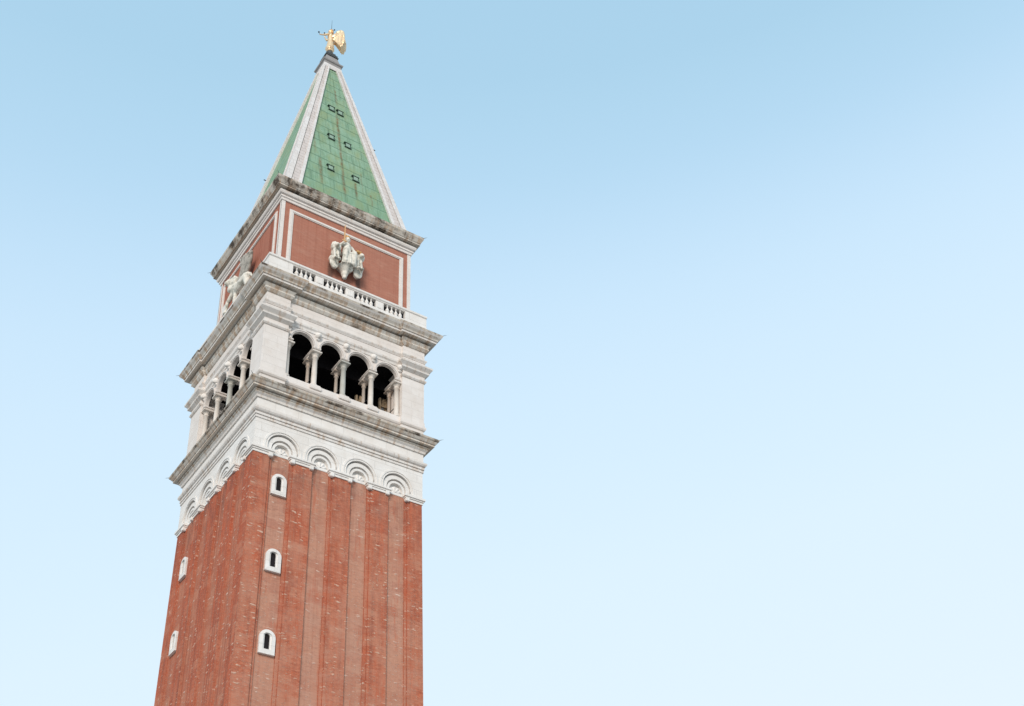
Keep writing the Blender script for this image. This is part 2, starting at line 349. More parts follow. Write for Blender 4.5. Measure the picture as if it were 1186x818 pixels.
# brick pilaster strips, each one stepped in two planes
def strip(k, a, b, hand=0):
    bm = bmesh.new()
    def pl(x0, x1, depth, top):
        zb = .0
        vs = []
        for z in (zb, top):
            g = TP*(46.35-z); s0 = 1+g/6.0
            for x, d in ((x0*s0, hw(z)-.34), (x1*s0, hw(z)-.34), (x1*s0, hw(z)-depth), (x0*s0, hw(z)-depth)): vs.append(bm.verts.new(fr(k, x, d, z)))
        for f in ((0, 1, 2, 3), (4, 7, 6, 5), (0, 4, 5, 1), (1, 5, 6, 2), (2, 6, 7, 3), (3, 7, 4, 0)): bm.faces.new([vs[i] for i in f])
    pl(a, b, .09, ZT); pl(a+.22, b-.03, 0, ZT+.03)
    link('pilaster', bm, m_pil, shaft)
for k in range(4):
    for a, b in ((-3.50, -1.95), (-.77, .77), (1.95, 3.50)): strip(k, a, b)
for k in range(4):           # corner piers wrap round the corner
    bm = bmesh.new()
    def pier(c, dep, top):
        bots = []
        for z in (0, top):
            H = hw(z)-dep; cc = c*(1+TP*(46.35-z)/6)
            bots.append([bm.verts.new(fr(k, x, d, z)) for x, d in ((cc, H), (H, H), (H, cc), (cc, cc))])
        a, b = bots
        for j in range(4): bm.faces.new((a[j], a[(j+1) % 4], b[(j+1) % 4], b[j]))
        bm.faces.new(a); bm.faces.new(b)
    pier(4.72, .09, ZT); pier(4.90, 0, ZT+.03)
    link('corner_pilaster', bm, m_pil, shaft)

# arched slit windows in the end recess of two faces
def window(k, x, z0, hi=1.50):
    w, ih = .49, .17
    d1 = hw(z0)-.17
    zs = z0+hi-w
    bm = bmesh.new()
    seg = 16
    outer = [(x-w, z0)]+[(x-w*math.cos(math.pi*i/seg), zs+w*math.sin(math.pi*i/seg)) for i in range(seg+1)]+[(x+w, z0)]
    izs = zs+.10; iz0 = z0+.30
    inner = [(x-ih, iz0)]+[(x-ih*math.cos(math.pi*i/seg), izs+ih*math.sin(math.pi*i/seg)) for i in range(seg+1)]+[(x+ih, iz0)]
    mid = [(x+(px-x)*1.55, izs+(pz-izs)*1.08 if pz > izs else (pz-.03)) for px, pz in inner]
    rings = [[(p, d1-.1) for p in outer], [(p, d1+.17) for p in outer], [(p, d1+.19) for p in mid], [(p, d1+.14) for p in mid], [(p, d1+.12) for p in inner], [(p, d1+.02) for p in inner]]
    V = [[bm.verts.new(fr(k, p[0], d, p[1])) for p, d in r_] for r_ in rings]
    n = len(outer)
    for a, b in zip(V, V[1:]):
        for j in range(n): bm.faces.new((a[j], a[(j+1) % n], b[(j+1) % n], b[j]))
    fo = link('window', bm, m_white, T)
    bm = bmesh.new(); bm.faces.new([bm.verts.new(fr(k, p[0], d1+.035, p[1])) for p in inner]); 
    link('opening', bm, m_glass, fo)
    bm = bmesh.new(); box(bm, k, x-w-.012, x+w+.012, d1-.05, d1+.178, z0-.03, z0+.03, bev=.01); link('sill', bm, m_white, fo)
for z0 in (43.72, 38.38, 33.05, 27.7, 22.4): window(0, -4.13, z0)
for z0 in (42.35, 36.95, 31.6, 26.2): window(3, -4.13, z0)

# --- blind arcade band
BZ = 46.62
frz = empty('x'); bpy.data.objects.remove(frz)
bm = bmesh.new()
AC = (-4.08, -1.36, 1.36, 4.08)
for k in range(4):
    holed(bm, k, -6.03 if k % 2 == 0 else -5.80, 6.03 if k % 2 == 0 else 5.80, BZ+.12, 49.0, 5.80, 6.03, [(c, 47.12, 1.03) for c in AC])
band = link('blind_arcade', bm, m_white, T)
bm = bmesh.new(); ring(bm, [(5.68, BZ), (5.68, 49.0)], cap=True); link('niche_back_wall', bm, m_white, band)
for k in range(4):
    for c in AC:
        bm = bmesh.new()
        arc_band(bm, k, c, 47.12, 1.17, 1.28, 5.98, 6.075, legs=.30)
        arc_band(bm, k, c, 47.12, 1.03, 1.085, 5.98, 6.055, legs=.30)
        arc_band(bm, k, c, 47.04, .72, 1.0, 5.60, 5.95, legs=.35)
        arc_band(bm, k, c, 46.98, .50, .66, 5.60, 5.90, legs=.3)
        link('archivolt', bm, m_white, band)
        # scallop shell
        bm = bmesh.new()
        rows = []
        N = 36
        for i in range(N+1):
            a = math.pi*i/N; w = abs(math.sin(a*4.5))
            rows.append([bm.verts.new(fr(k, c+math.cos(a)*r_*.9, 5.66+dd, 46.80+math.sin(a)*r_*.9)) for q, (r_, dd) in enumerate(((.05, .20), (.25, .12+.05*w), (.43, .13+.10*w), (.50+.05*w, .06)))])
        for a, b in zip(rows, rows[1:]):
            for j in range(3): bm.faces.new((a[j], a[j+1], b[j+1], b[j])).smooth = True
        link('scallop_shell', bm, m_white, band)
        bm = bmesh.new(); box(bm, k, c-.62, c+.62, 5.55, 5.86, BZ-.03, 46.80, bev=.015); link('niche_sill', bm, m_white, band)
# imposts on top of the brick pilasters
def impost(k, a, b):
    bm = bmesh.new()
    box(bm, k, a-.02, b+.02, 5.5, 6.07, 46.35, 46.52); box(bm, k, a-.08, b+.08, 5.5, 6.12, 46.52, 46.62)
    box(bm, k, a-.14, b+.14, 5.5, 6.19, 46.62, 46.78, bev=.02); box(bm, k, a-.03, b+.03, 5.5, 6.06, 46.775, 46.84)
    for s in (a+.13, b-.13):
        box(bm, k, s-.13, s+.13, 5.9, 6.16, 46.24, 46.53, bev=.03)
    link('impost', bm, m_white, band)
for k in range(4):
    for a, b in ((-3.50, -1.95), (-.77, .77), (1.95, 3.50)): impost(k, a, b)
    bm = bmesh.new()
    def lblock(e, z0, z1):
        c0 = 4.75-e*.8; H = 6.03+e
        for z, z_ in ((z0, z1),):
            A = [[bm.verts.new(fr(k, x, d, q)) for x, d in ((c0, H), (H, H), (H, c0), (c0, c0))] for q in (z0, z1)]
            for j in range(4): bm.faces.new((A[0][j], A[0][(j+1) % 4], A[1][(j+1) % 4], A[1][j]))
            bm.faces.new(A[0]); bm.faces.new(A[1])
    lblock(.02, 46.35, 46.52); lblock(.08, 46.52, 46.62); lblock(.15, 46.62, 46.78); lblock(.03, 46.781, 46.86)
    box(bm, k, 4.72, 5.0, 5.9, 6.16, 46.24, 46.53, bev=.03); box(bm, (k+1) % 4, -5.0, -4.72, 5.9, 6.16, 46.24, 46.53, bev=.03)
    link('impost', bm, m_white, band)

# --- architrave and lower cornice
def course(name, prof, mats, mis, c=None, parent=T, cap=False):
    P_, M_ = [prof[0]], []
    for i in range(1, len(prof)):      # a thin quirk is cut under every projecting fillet
        a, b = prof[i-1], prof[i]
        nxt = prof[i+1] if i+1 < len(prof) else None
        mi = mis[i-1] if mis else 0
        if nxt and abs(a[0]-b[0]) < .012 and b[-1]-a[-1] > .09 and nxt[0]-b[0] > .03 and nxt[-1]-b[-1] < .2:
            cut = .10
            P_ += [tuple(v for v in b[:-1])+(b[-1]-.045,), tuple(v-cut for v in b[:-1])+(b[-1]-.042,), tuple(v-cut for v in b[:-1])+(b[-1]-.002,), b]; M_ += [mi]*4
        else: P_.append(b); M_.append(mi)
    bm = bmesh.new(); ring(bm, P_, c, M_, cap); return link(name, bm, mats, parent)
course('architrave', [(5.7, 48.90), (6.09, 48.90), (6.09, 49.10), (6.13, 49.12), (6.13, 49.33), (6.20, 49.38), (6.26, 49.48), (6.27, 49.60), (6.07, 49.64), (6.07, 50.44), (5.7, 50.44)],
       [m_mould, m_white], [0, 0, 0, 0, 0, 0, 0, 0, 1, 1])
course('lower_cornice', [(5.9, 50.40), (6.16, 50.40), (6.19, 50.55), (6.30, 50.66), (6.30, 50.74), (6.36, 50.76), (6.40, 50.82), (6.24, 50.83), (6.24, 50.90), (6.62, 50.90), (6.62, 51.06), (6.67, 51.08), (6.78, 51.22), (6.86, 51.30), (6.88, 51.42), (6.83, 51.46), (6.0, 51.85)],
       [m_corn, m_edge, m_mould], [2, 2, 2, 0, 0, 0, 0, 0, 0, 0, 2, 0, 1, 1, 1, 1])
# --- belfry
bz0 = 52.9
bp = bmesh.new(); ring(bp, [(6.07, 5.86, 51.7), (6.07, 5.86, 52.32), (6.15, 5.94, 52.36), (6.21, 6.0, 52.46), (6.21, 6.0, 52.60), (6.14, 5.93, 52.70), (6.12, 5.91, 53.02), (6.0, 5.0, 53.04)], 4.32)
belf = link('belfry_plinth', bp, m_pink, T)
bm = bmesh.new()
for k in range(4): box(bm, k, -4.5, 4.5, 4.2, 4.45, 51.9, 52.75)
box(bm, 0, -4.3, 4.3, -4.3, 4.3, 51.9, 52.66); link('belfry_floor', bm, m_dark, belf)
for k in range(4):
    bm = bmesh.new()
    A = [[bm.verts.new(fr(k, x, d, q)) for x, d in ((4.34, H), (H, H), (H, 4.34), (4.34, 4.34))] for q, H in ((52.9, 6.09), (56.7, 6.09))]
    for j in range(4): bm.faces.new((A[0][j], A[0][(j+1) % 4], A[1][(j+1) % 4], A[1][j]))
    bm.faces.new(A[0]); bm.faces.new(A[1])
    link('corner_pier', bm, m_pink, T)
OC = (-3.20, -1.07, 1.06, 3.19); RO = .81; SP = 56.27
capz = 55.55
for k in range(4):
    bm = bmesh.new(); e = 4.34
    holed(bm, k, -e, e, 56.22, 57.6, 5.64, 5.90, [(c, SP, RO) for c in OC]); arc = link('arcade_wall', bm, m_pink, T)
    for c in OC:
        bm = bmesh.new(); arc_band(bm, k, c, SP, RO-.003, RO+.055, 5.8, 5.93, legs=.06); arc_band(bm, k, c, SP, RO+.075, RO+.17, 5.8, 5.975, legs=.06)
        link('archivolt', bm, m_pink, arc)
    for c in (-4.28, -2.135, 0, 2.125, 4.28):      # carved heads in the spandrels
        bm = bmesh.new()
        if abs(c) > 4: cc = c*.985
        else: cc = c
        bmesh.ops.create_icosphere(bm, subdivisions=3, radius=.22)
        for v in bm.verts:
            q = v.co; rmod = 1+.16*math.sin(9*q.x/.2)*math.sin(8*q.z/.2); x_, y_, z_ = q.x*rmod, q.y*1.0, q.z*1.15*rmod
            if y_ > .05 and z_ < .02 and abs(x_) < .09: y_ += .08
            v.co = fr(k, cc+x_, 5.97+y_, 57.22+z_)
        for f in bm.faces: f.smooth = True
        box(bm, k, cc-.13, cc+.13, 5.88, 6.02, 56.84, 57.08, bev=.04)
        link('carved_head', bm, m_white, arc)
    # columns, outer and inner, with the stone beam between their capitals
    xs = [-4.17, -2.135, 0, 2.125, 4.16]
    for x in xs:
        half = abs(x) > 4
        for d in (5.66, 4.62):
            ri = .18 if d > 5 else .12
            if half: xx = x+(.02 if x < 0 else -.02)
            else: xx = x
            bm = bmesh.new()
            prof = [(ri+.09, 0), (ri+.09, .06), (ri+.04, .10), (ri+.07, .15), (ri+.07, .19), (ri, .25), (ri*1.01, 1.2), (ri*.9, 2.60), (ri+.04, 2.64), (ri+.04, 2.69), (ri*.92, 2.72), (ri*.95, 2.80), (ri+.10, 3.0), (ri+.13, 3.02)]
            lathe(bm, k, xx, d, 53.04, [(a, b*(55.84-53.04)/3.02) for a, b in prof], 18)
            w = ri+.17
            box(bm, k, xx-w, xx+w, d-w, d+w, 55.82, 55.95, bev=.02)
            link('column', bm, m_col_shade if d < 5 else m_col2 if abs(x) < .1 else m_col, T)
        bm = bmesh.new(); box(bm, k, x-.22, x+.22, 4.35, 5.84, 55.95, 56.11); box(bm, k, x-.29, x+.29, 4.30, 5.95, 56.11, 56.25, bev=.03)
        link('impost_beam', bm, m_pink, arc)
        bm = bmesh.new(); 
        if not half:
            box(bm, k, x-.42, x+.42, 5.2, 6.08, 52.60, 52.94, bev=.03); box(bm, k, x-.36, x+.36, 5.2, 6.0, 52.94, 53.06, bev=.02)
            link('column_base', bm, m_pink, belf)
        else: bm.free()
        bm = bmesh.new(); box(bm, k, x-.02, x+.02, 4.6, 5.7, 54.04, 54.08); link('tie_rod', bm, m_iron, arc)
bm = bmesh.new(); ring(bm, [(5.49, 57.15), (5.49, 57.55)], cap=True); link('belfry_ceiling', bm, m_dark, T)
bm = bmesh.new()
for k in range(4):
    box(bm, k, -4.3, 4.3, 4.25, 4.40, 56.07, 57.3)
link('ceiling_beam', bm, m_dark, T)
m_wood = simple('pale_timber', (.50, .37, .24), .8, var=.3, scale=3, dark=(.14, .09, .05), damt=.6)
for xa, xb, zt in ((3.85, 4.30, 55.9), (2.0, 2.36, 55.4)):      # timber frame of the bells, seen low in the openings
    bm = bmesh.new()
    for x in (xa, xb): box(bm, 0, x-.07, x+.07, 3.7, 3.9, 52.5, zt-.1, bev=.01)
    for i in range(6):
        z = zt-.95+i*.17; box(bm, 0, xa+.02+i*.05, xb+.25, 3.92-.05*i, 4.06-.05*i, z, z+.09, bev=.01)
    link('bell_frame', bm, m_wood, T)

# --- belfry entablature and main cornice (breaks forward over the corner piers)
def corner_course(name, prof, mat, c=4.36):
    for k in range(4):
        bm = bmesh.new(); rows = []
        for H, z in prof:
            cc = c-(H-prof[0][0])*.8
            rows.append([bm.verts.new(fr(k, x, d, z)) for x, d in ((cc, H), (H, H), (H, cc), (cc, cc))])
        for a, b in zip(rows, rows[1:]):
            for j in range(4): bm.faces.new((a[j], a[(j+1) % 4], b[(j+1) % 4], b[j]))
        bm.faces.new(rows[0]); bm.faces.new(rows[-1])
        link(name, bm, mat, T)
corner_course('pier_capital', [(6.095, 56.44), (6.15, 56.46), (6.22, 56.56), (6.22, 56.66), (6.12, 56.70)], m_mould)
corner_course('pier_capital', [(6.115, 56.98), (6.16, 57.02), (6.36, 57.16), (6.38, 57.27), (6.30, 57.30)], m_mould)
course('entablature', [(6.0, 5.7, 57.285), (6.30, 5.95, 57.29), (6.46, 5.98, 57.46), (6.55, 6.06, 57.56), (6.56, 6.08, 57.69), (6.15, 5.96, 57.73), (6.15, 5.96, 58.22), (6.19, 6.0, 58.30), (6.25, 6.06, 58.40), (6.25, 6.06, 58.48), (6.11, 5.94, 58.52), (6.11, 5.94, 59.25)],
       [m_mould, m_pink], [0]*5+[1, 1, 0, 0, 0, 1], 4.46)
bm = bmesh.new()
for k in range(4):
    A = [[bm.verts.new(fr(k, x, d, q)) for x, d in ((4.37, H), (H, H), (H, 4.37), (4.37, 4.37))] for q, H in ((56.55, 6.12), (57.1, 6.12))]
    for j in range(4): bm.faces.new((A[0][j], A[0][(j+1) % 4], A[1][(j+1) % 4], A[1][j]))
link('pier_neck', bm, m_pink, T)
course('main_cornice', [(6.10, 5.93, 59.22), (6.20, 6.02, 59.26), (6.34, 6.14, 59.42), (6.34, 6.14, 59.52), (6.28, 6.1, 59.56), (6.44, 6.24, 59.76), (6.22, 6.04, 59.78), (6.22, 6.04, 59.93), (6.74, 6.60, 59.93), (6.75, 6.61, 60.10), (6.80, 6.66, 60.12), (6.84, 6.70, 60.22), (6.98, 6.84, 60.36), (7.06, 6.93, 60.46), (7.09, 6.96, 60.62), (7.04, 6.91, 60.66), (5.5, 5.5, 61.15)],
       [m_corn, m_edge, m_mould], [0, 0, 0, 0, 0, 1, 1, 0, 2, 0, 0, 0, 2, 1, 1, 1], 4.42)
# --- balustrade
bal = empty('balustrade_tmp'); bpy.data.objects.remove(bal)
bm = bmesh.new(); ring(bm, [(5.7, 60.9), (6.22, 60.9), (6.22, 61.60), (6.17, 61.64), (5.7, 61.66)]); balu = link('balustrade', bm, m_white, T)
bm = bmesh.new(); ring(bm, [(5.85, 62.38), (6.16, 62.38), (6.18, 62.44), (6.25, 62.50), (6.26, 62.64), (6.22, 62.68), (5.85, 62.70), (5.85, 62.38)]); link('handrail', bm, m_white, balu)
groups = [(-3.57, .87), (-1.2, .87), (1.2, .87), (3.57, .87)]
bprof = [(.13, 0), (.13, .07), (.09, .10), (.145, .20), (.15, .30), (.09, .42), (.045, .54), (.04, .64), (.06, .66), (.06, .69), (.09, .72), (.09, .78)]
for k in range(4):
    edges = [-6.21]+[v for c, w in groups for v in (c-w, c+w)]+[6.21]
    for i in range(0, len(edges), 2):
        a, b = edges[i], edges[i+1]
        if i == 0: a = -6.21 if k % 2 == 0 else -5.93
        if i == len(edges)-2: b = 6.21 if k % 2 == 0 else 5.93
        bm = bmesh.new(); box(bm, k, a, b, 5.93, 6.12 if 0 < i < len(edges)-2 else 6.20, 61.62, 62.40)
        if 0 < i < len(edges)-2: box(bm, k, a+.09, b-.09, 5.95, 6.16, 61.72, 62.30, bev=.02)
        link('pedestal', bm, m_white, balu)
    for c, w in groups:
        for i in range(4):
            x = c-w+2*w*(i+1)/5
            bm = bmesh.new(); lathe(bm, k, x, 6.03, 61.62, bprof, 10); link('baluster', bm, m_white, balu)
# --- attic
att = bmesh.new(); ring(att, [(5.30, 60.9), (5.30, 69.2)], cap=True); att = link('attic_wall', att, m_att, T)
bm = bmesh.new(); ring(bm, [(5.2, 60.9), (5.42, 60.9), (5.42, 63.0), (5.2, 63.08)]); link('attic_shade_strip', bm, m_gap_shade, att)  # dark strip added on the wall as the shade seen through the baluster gaps
for k in range(4):
    for s in (-1, 1):
        bm = bmesh.new(); a, b = sorted((s*5.05, s*(5.335 if k % 2 == 0 else 5.295))); box(bm, k, a, b, 5.25, 5.335, 61.0, 69.15)
        link('corner_strip', bm, m_pink, att)
    bm = bmesh.new()
    x1, x0, zt, zb = 4.68, 4.36, 68.42, 61.5
    for s in (-1, 1):
        a, b = sorted((s*x0, s*x1)); box(bm, k, a, b, 5.25, 5.37, zb, zt)
        a, b = sorted((s*(x0+.10), s*(x1-.06))); box(bm, k, a, b, 5.25, 5.41, zb, zt-.06)
    box(bm, k, -x0, x0, 5.25, 5.368, zt-.27, zt-.004); box(bm, k, -x0-.1, x0+.1, 5.25, 5.405, zt-.20, zt-.065)
    link('panel_frame', bm, m_pink, att)
course('upper_cornice', [(5.25, 69.02), (5.40, 69.02), (5.43, 69.20), (5.50, 69.24), (5.50, 69.42), (5.60, 69.48), (5.66, 69.60), (5.66, 69.70), (5.60, 69.72), (5.60, 69.82), (5.48, 69.83), (5.48, 69.92), (5.86, 69.92), (5.86, 70.08), (5.90, 70.12), (6.00, 70.34), (6.06, 70.44), (6.08, 70.64), (6.03, 70.68), (4.9, 71.15)],
       [m_corn, m_edge, m_mould, m_pink], [3, 3, 3, 3, 3, 3, 2, 2, 2, 1, 1, 1, 1, 0, 1, 1, 1, 1, 1])
for zz, hh in ((60.62, 7.09), (70.64, 6.08), (51.42, 6.88)):
    for sx, sy in ((-1, -1), (1, -1), (-1, 1), (1, 1)):
        bm = bmesh.new(); bmesh.ops.create_cone(bm, cap_ends=True, segments=6, radius1=.02, radius2=.006, depth=.26)
        d_ = Vector((sx, sy, .12)).normalized(); bmesh.ops.transform(bm, matrix=Matrix.Translation(Vector((sx*hh, sy*hh, zz))+d_*.12) @ d_.to_track_quat('Z', 'Y').to_matrix().to_4x4(), verts=bm.verts)
        link('corner_spike', bm, m_iron, T)
# --- spire
def ph(z): return .80+(92.2-z)*.207
bm = bmesh.new(); ring(bm, [(ph(70.9)-.10, 70.9), (ph(92.2)-.10, 92.2)], cap=True); sp_ = link('spire', bm, m_cop, T)
# stone ribs: on each face a band along both slanting edges: raised edge, sunk course panel, raised outer edge
for kc in range(4):
    def strp(u0, u1, e, mat, nm, par):
        bm = bmesh.new()
        for k, s in ((kc, 1), ((kc+1) % 4, -1)):
            za, zb = 70.95, 92.3
            rows = []
            for z in (za, zb):
                H = ph(z)+e; fcc = (z-za)/(zb-za); w0 = u0*(1-fcc*.55); w1 = u1*(1-fcc*.55)
                xa, xb = s*max(H-w0, 0), s*max(H-w1, 0)
                if u0 == 0: xa = s*H
                rows.append([bm.verts.new(fr(k, xa, H, z)), bm.verts.new(fr(k, xb, H, z)), bm.verts.new(fr(k, xb, H-.25, z)), bm.verts.new(fr(k, xa if u0 else s*(H-.25), H-.25, z))])
            a, b = rows
            for j in range(4): bm.faces.new((a[j], a[(j+1) % 4], b[(j+1) % 4], b[j]))
            bm.faces.new(a); bm.faces.new(b)
        return link(nm, bm, mat, par)
    rb = strp(0, .42, .06, m_rib, 'stone_rib', sp_)
    strp(.42, 1.02, .01, m_pan, 'rib_panel', rb)
    strp(1.02, 1.30, .07, m_rib, 'rib_edge', rb)
# hatches in the copper
def hatch(k, x, z, w=.24, h=.31):
    d = ph(z)
    bm = bmesh.new()
    box(bm, k, x-w-.10, x+w+.06, d-.30, d+.05, z+h*.75, z+h*.75+.04)
    box(bm, k, x-w-.03, x+w+.10, d-.25, d+.06, z-h*.80, z-h*.80+.055)
    for sx in (-1, 1):
        xa, xb = sorted((x+sx*w*.75, x+sx*(w*.75+.025))); box(bm, k, xa, xb, d-.28, d+.03, z-h*.80+.03, z+h*.75+.02)
    bmesh.ops.remove_doubles(bm, verts=bm.verts, dist=1e-5)
    hb = link('hatch', bm, m_verd, sp_)
    bm = bmesh.new(); box(bm, k, x-w*.75, x+w*.75, d-.3, d+.025, z-h*.6, z+h*.6); link('hatch_lid', bm, m_cop2, hb)
for k in range(3):
    for x, z in ((-.53, 85.07), (.25, 84.99), (-.83, 80.5), (.64, 80.38), (-1.17, 75.87), (1.0, 75.9)): hatch(k, x, z)
for k, s, z in ((0, 1, 81.6), (3, -1, 79.9), (1, 1, 81), (2, 1, 80)):
    bm = bmesh.new(); H = ph(z); box(bm, k, s*H-.03 if s > 0 else s*H-.35, s*H+.24 if s > 0 else s*H+.03, H-.03, H+.03, z, z+.06); link('climbing_iron', bm, m_iron, sp_)
# apex block
course('apex_block', [(.84, 91.9), (.86, 92.3), (.80, 92.5), (.82, 92.72), (.92, 92.80), (.95, 92.92), (.90, 92.98), (.74, 93.05), (.52, 93.98), (.40, 94.05)], [m_grey, m_rib], [1, 1, 0, 0, 0, 0, 1, 0, 0], parent=T)
course('apex_moulding', [(.40, 93.95), (.60, 94.0), (.62, 94.08), (.52, 94.13), (.50, 94.22), (.54, 94.26), (.54, 94.36), (.36, 94.42), (.34, 94.52), (.40, 94.56), (.40, 94.68), (.2, 94.8)], [m_lead, m_grey], [0, 0, 1, 1, 0, 0, 0, 1, 0, 0, 0], parent=T, cap=True)
bm = bmesh.new(); lathe(bm, 0, 0, 0, 94.72, [(.33, 0), (.34, .12), (.30, .30), (.22, .46), (.17, .56), (.2, .62), (.2, .68)], 20); link('apex_dome', bm, m_lead, T)

# ------------------------------------------------------------------ sculptures (blended bodies)
def blob(name, prims, mat, parent=None, vox=.03, sm=2):
    """prims: ('e', centre, radii) ellipsoid or ('c', p0, p1, r0, r1) tapered capsule, fused into one body"""
    bm = bmesh.new()
    for p in prims:
        if p[0] == 'e':
            r_ = bmesh.ops.create_icosphere(bm, subdivisions=3, radius=1)
            rot = p[3] if len(p) > 3 else Matrix.Identity(4)
            for v in r_['verts']: v.co = (rot @ Vector((v.co.x*p[2][0], v.co.y*p[2][1], v.co.z*p[2][2]))) + Vector(p[1])
        else:
            a, b = Vector(p[1]), Vector(p[2]); L = (b-a).length; ax = (b-a).normalized().to_track_quat('Z', 'Y').to_matrix()
            rows = []
            ss = [(-1, 0), (-.7, .71), (0, 1), (.25, 1), (.5, 1), (.75, 1), (1, 1), (1.7, .71), (2, 0)]
            for t_, q in ss:
                if t_ <= 0: rr_ = p[3]*max(q, .02); zz = t_*p[3]
                elif t_ >= 1: rr_ = p[4]*max(q, .02); zz = L+(t_-1)*p[4]
                else: rr_ = p[3]+(p[4]-p[3])*t_; zz = L*t_
                rows.append([bm.verts.new(a+ax @ Vector((rr_*math.cos(i*math.pi/6), rr_*math.sin(i*math.pi/6), zz))) for i in range(12)])
            for x_, y_ in zip(rows, rows[1:]):
                for i in range(12): bm.faces.new((x_[i], x_[(i+1) % 12], y_[(i+1) % 12], y_[i]))
            bm.faces.new(rows[0]); bm.faces.new(rows[-1])
    o = link(name, bm, mat, parent)
    m = o.modifiers.new('fuse', 'REMESH'); m.mode = 'VOXEL'; m.voxel_size = vox; m.use_smooth_shade = True
    if sm:
        s = o.modifiers.new('soft', 'SMOOTH'); s.iterations = sm; s.factor = .5
    return o
def RZ(a, ax='Y'): return Matrix.Rotation(R(a), 4, ax)

# gilded angel, turned to face left of the picture
A = empty('angel_statue', (0, 0, 95.38)); A.rotation_euler = (0, 0, R(-36))
tag(A, 'gilded winged angel standing on the very top of the spire, arm raised', 'statue')
# local: -X is where it faces (left in the picture), +X its back
blob('body', [('c', (0, 0, .10), (0, 0, 1.15), .37, .27), ('e', (-.04, 0, .25), (.39, .36, .27)), ('c', (.02, 0, 1.1), (-.02, 0, 1.95), .27, .29), ('e', (0, 0, 1.98), (.22, .32, .26)),
              ('c', (-.02, 0, 2.2), (-.04, 0, 2.4), .11, .10), ('e', (-.06, 0, 2.62), (.20, .18, .24)), ('e', (-.24, 0, 2.60), (.05, .04, .05)), ('c', (-.1, -.08, .12), (-.12, -.1, 1.0), .12, .09),
              ('c', (-.06, -.27, 2.02), (-.38, -.42, 1.70), .11, .09), ('c', (-.38, -.42, 1.70), (-.78, -.38, 1.80), .09, .06), ('e', (-.88, -.37, 1.86), (.09, .06, .07)),
              ('c', (-.06, .27, 2.02), (-.42, .34, 1.92), .11, .09), ('c', (-.42, .34, 1.92), (-.62, .32, 2.36), .085, .055), ('e', (-.64, .32, 2.46), (.06, .05, .09)),
              ('c', (-.1, .12, .1), (-.14, .12, .95), .11, .08), ('c', (.12, .05, .1), (.14, .05, 1.0), .12, .1)]+[('c', (.34*math.cos(a_), .33*math.sin(a_), .08), (.22*math.cos(a_+.2), .22*math.sin(a_+.2), 1.35), .055, .035) for a_ in [i_*math.pi/7 for i_ in range(14)]], m_gold, A, .026, 1)
blob('hair', [('e', (.03, 0, 2.68), (.20, .20, .22)), ('e', (.12, 0, 2.50), (.12, .16, .18))], m_gilt, A, .035, 2)
def flat(a, b, w, th):
    """flattened blade from a to b lying in the local x-z plane"""
    a, b = Vector(a), Vector(b); d_ = b-a
    ang = math.atan2(d_.x, d_.z)
    return ('e', tuple((a+b)/2), (w, th, d_.length/2), Matrix.Rotation(ang, 4, 'Y'))
for s in (-1, 1):       # two big feathered wings held behind the back
    prims = []
    def yy(x): return s*(.16+.34*(x-.15)/1.2)
    tops = [(.42, 1.55), (.55, 1.80), (.70, 2.00), (.85, 2.10), (1.00, 2.08), (1.14, 1.95), (1.24, 1.75)]
    ends = [(.52, .82), (.64, .58), (.76, .30), (.88, .06), (1.00, -.14), (1.13, -.06), (1.24, .30)]
    for q, (a, b) in enumerate(zip(tops, ends)):
        prims.append(flat((a[0], yy(a[0]), a[1]), (b[0], yy(b[0])+s*.012*(q % 2), b[1]), .115, .050+.012*(q % 2)))
        m_ = (a[0]*.55+b[0]*.45, a[1]*.55+b[1]*.45)
        prims.append(flat((a[0]-.04, yy(a[0]), a[1]+.12), (m_[0]-.02, yy(m_[0]), m_[1]), .105, .085))
    prims += [flat((.12, yy(.12), 1.50), (.62, yy(.62), 2.08), .17, .10), flat((.50, yy(.5), 1.98), (.98, yy(.98), 2.26), .13, .10), flat((.85, yy(.9), 2.22), (1.25, yy(1.2), 1.80), .13, .09), flat((.2, yy(.2), 1.35), (.62, yy(.6), 1.15), .2, .07)]
    blob('wing', prims, m_gold, A, .026, 0)
bm = bmesh.new(); bmesh.ops.create_cone(bm, cap_ends=True, segments=6, radius1=.022, radius2=.008, depth=1.5)
bmesh.ops.translate(bm, vec=(0.02, 0, 3.55), verts=bm.verts); link('lightning_rod', bm, m_iron, A)
bm = bmesh.new()
pp = [(-.64, .32, 2.5), (-.72, .32, 2.80), (-.70, .3, 3.02)]
for x, y, z, r_ in ((-.66, .32, 2.95, .075), (-1.02, -.38, 2.18, .08), (.28, .02, 2.92, .07)):
    m4 = Matrix.Translation((x, y, z)); bmesh.ops.create_icosphere(bm, subdivisions=2, radius=r_, matrix=m4)
bmesh.ops.create_cone(bm, cap_ends=True, segments=6, radius1=.02, radius2=.02, depth=.55, matrix=Matrix.Translation((-.65, .32, 2.72)))
bmesh.ops.create_cone(bm, cap_ends=True, segments=6, radius1=.02, radius2=.02, depth=.4, matrix=Matrix.Translation((-.97, -.38, 2.02)) @ RZ(-20))
bmesh.ops.create_cone(bm, cap_ends=True, segments=6, radius1=.015, radius2=.015, depth=.42, matrix=Matrix.Translation((.16, .01, 2.82)) @ RZ(65))
link('lily_stem', bm, m_iron, A)

# Justice: seated woman with sword, a lion at each side, on a bracket of the front attic wall
J = empty('justice_sculpture', (-.25, -5.32, 63.52)); J.scale = (.88, .95, .93)
tag(J, 'pale stone seated woman with gilded sword between two lions on the front brick panel', 'sculpture')
